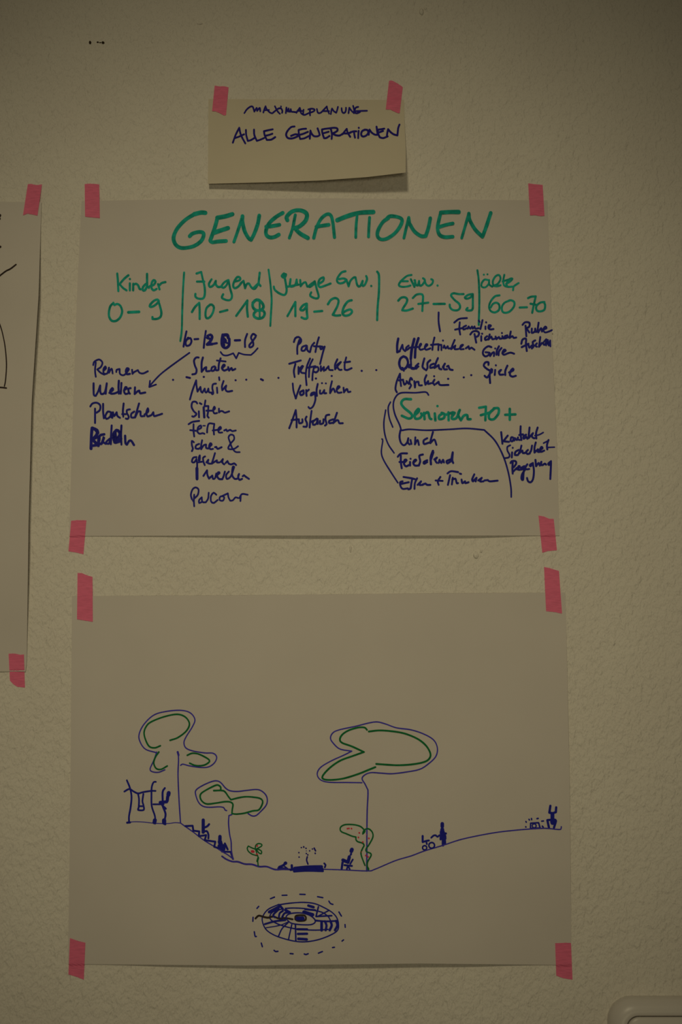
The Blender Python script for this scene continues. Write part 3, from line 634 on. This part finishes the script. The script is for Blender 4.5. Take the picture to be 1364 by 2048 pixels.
strip((0, 340, 6.2), "345,175 390,172 450,188 520,178", "285,560 345,540 420,555 465,565", S_left, 'top', 'pink tape strip on the top corner of the cut-off sheet at left')
strip((0, 1260, 7.578), "130,360 200,355 310,375 362,370", "150,765 200,820 260,860 378,872", S_left, 'bottom', 'pink tape strip on the bottom corner of the cut-off sheet at left')
strip((0, 340, 6.2), "1050,175 1120,168 1230,178", "1055,578 1150,590 1238,595", S_list, 'top', 'pink tape strip on the upper left corner of the GENERATIONEN sheet')
strip((1030, 350, Z1), "360,230 480,240 600,255 755,270", "410,1100 570,1095 690,1125 805,1110", S_list, 'top', 'pink tape strip on the upper right corner of the GENERATIONEN sheet')
strip((110, 1020, 8.533), "275,185 380,172 535,175", "230,705 360,725 485,755", S_list, 'bottom', 'pink tape strip on the lower left corner of the GENERATIONEN sheet')
strip((1050, 1010, 8.53), "230,180 320,195 420,235 490,235", "295,815 390,785 545,770", S_list, 'bottom', 'pink tape strip on the lower right corner of the GENERATIONEN sheet')
strip((110, 1020, 8.533), "385,1075 450,1075 560,1120 640,1140", "375,1865 560,1895 645,1905", S_draw, 'top', 'long pink tape strip on the upper left corner of the tree sketch sheet')
strip((1050, 1010, 8.53), "325,1055 430,1080 580,1125", "360,1810 500,1825 632,1850", S_draw, 'top', 'long pink tape strip on the upper right corner of the tree sketch sheet')
strip((110, 1860, 11.37), "340,185 480,235 690,290", "305,1010 480,1060 655,1130", S_draw, 'bottom', 'pink tape strip on the lower left corner of the tree sketch sheet')
strip((1080, 1860, 11.37), "345,300 600,290 705,300", "370,1040 540,1100 740,1130", S_draw, 'bottom', 'pink tape strip on the lower right corner of the tree sketch sheet')

# ------------------------------------------------------------------ light switch
def rrect(hw, hh, r, n=10):
    pts = []
    for cx, cz, a0 in ((hw - r, hh - r, 0), (-hw + r, hh - r, 90), (-hw + r, -hh + r, 180), (hw - r, -hh + r, 270)):
        for i in range(n + 1):
            a = math.radians(a0 + 90 * i / n); pts.append((cx + r * math.cos(a), cz + r * math.sin(a)))
    return pts
def rings(name, m, prof, parent, cap=True):
    """prof: (half width, half height, corner radius, depth) from the wall outwards"""
    vs, fs = [], []; n = 44
    for hw, hh, r, d in prof:
        for x, z in rrect(hw, hh, r): vs.append((x, -d, z))
    for k in range(len(prof) - 1):
        for i in range(n):
            j = (i + 1) % n
            fs.append((k * n + i, k * n + j, (k + 1) * n + j, (k + 1) * n + i))
    if cap:
        fs.append(tuple((len(prof) - 1) * n + i for i in range(n)))
    me = bpy.data.meshes.new(name); me.from_pydata(vs, [], fs); me.materials.append(m)
    bm = bmesh.new(); bm.from_mesh(me); bmesh.ops.recalc_face_normals(bm, faces=bm.faces); bm.to_mesh(me); bm.free()
    for f in me.polygons: f.use_smooth = len(f.vertices) == 4
    o = bpy.data.objects.new(name, me); col.objects.link(o); o.parent = parent
    return o
pl = at(1215, 2060); pt = at(1300, 1992)
HS = 0.043
sw = bpy.data.objects.new('light_switch', None); col.objects.link(sw)
sw.location = (pl.x + HS, 0, pt.z - HS); sw.empty_display_size = 0.05
tag(sw, 'white plastic light switch with rounded corners, cut off at the bottom right', 'light switch')
q = HS
rings('frame', M['plastic'], [(q, q, .020, 0), (q, q, .020, .004), (q - .0012, q - .0012, .0195, .0085), (q - .004, q - .004, .0175, .0125), (q - .008, q - .008, .015, .0145),
                              (q - .0125, q - .0125, .0105, .015), (q - .0132, q - .0132, .010, .0145), (q - .0134, q - .0134, .010, .010)], sw, cap=False)
rings('rocker', M['plastic'], [(q - .0142, q - .0142, .0098, .009), (q - .0142, q - .0142, .0098, .0142), (q - .0150, q - .0150, .009, .0153), (q - .018, q - .018, .007, .0156)], sw)
rings('back_plate', M['plastic'], [(q - .010, q - .010, .010, .0005), (q - .010, q - .010, .010, .0095)], sw)

# ------------------------------------------------------------------ dark stubs in the plaster
def stub(px, py, blobs, label, lump=False):
    vs, fs = [], []
    for x, y, rx, ry, d in blobs:
        c0 = at(x, y); s_ = 0.00045; b0 = len(vs); nr, ns_ = 4, 12
        for k in range(nr + 1):
            a = k / nr * math.pi / 2
            for j in range(ns_):
                t = 2 * math.pi * j / ns_
                rr = math.cos(a) * (1 + .18 * mnoise.noise((x + math.cos(t), y + math.sin(t), k)))
                vs.append(c0 + Vector((rx * s_ * rr * math.cos(t), -d * math.sin(a) + 0.0003, ry * s_ * rr * math.sin(t))))
        for k in range(nr):
            for j in range(ns_):
                j2 = (j + 1) % ns_
                fs.append((b0 + k * ns_ + j, b0 + k * ns_ + j2, b0 + (k + 1) * ns_ + j2, b0 + (k + 1) * ns_ + j))
    if lump: return obj('plaster_lump', vs, fs, M['wall'], wall, smooth=True)
    o = obj('nail_stub', vs, fs, M['scuff'], smooth=True)
    recentre(o, at(px, py))
    return tag(o, label, 'nail stub', 'dark stubs in the upper left wall')
stub(180.3, 85.5, [(180.3, 85.5, 2.6, 3.4, .0028)], 'single small dark stub in the wall, left one of the pair near the top')
stub(203, 85.5, [(195.5, 84.5, 2.4, 1.9, .0012), (200.5, 85.5, 3.0, 1.2, .0010), (206.3, 85.8, 3.0, 2.5, .0028)], 'wider dark double stub in the wall, right one of the pair near the top')
for lump in ([(843, 24, 5, 8, .0022), (850, 17, 3.5, 4, .0014)], [(952, 1110, 6, 8, .0020), (962, 1101, 3, 5, .0014)], [(701, 1098, 2.5, 8, .0016)], [(400, 47, 7, 3, .0014)]):
    stub(lump[0][0], lump[0][1], lump, '', True)
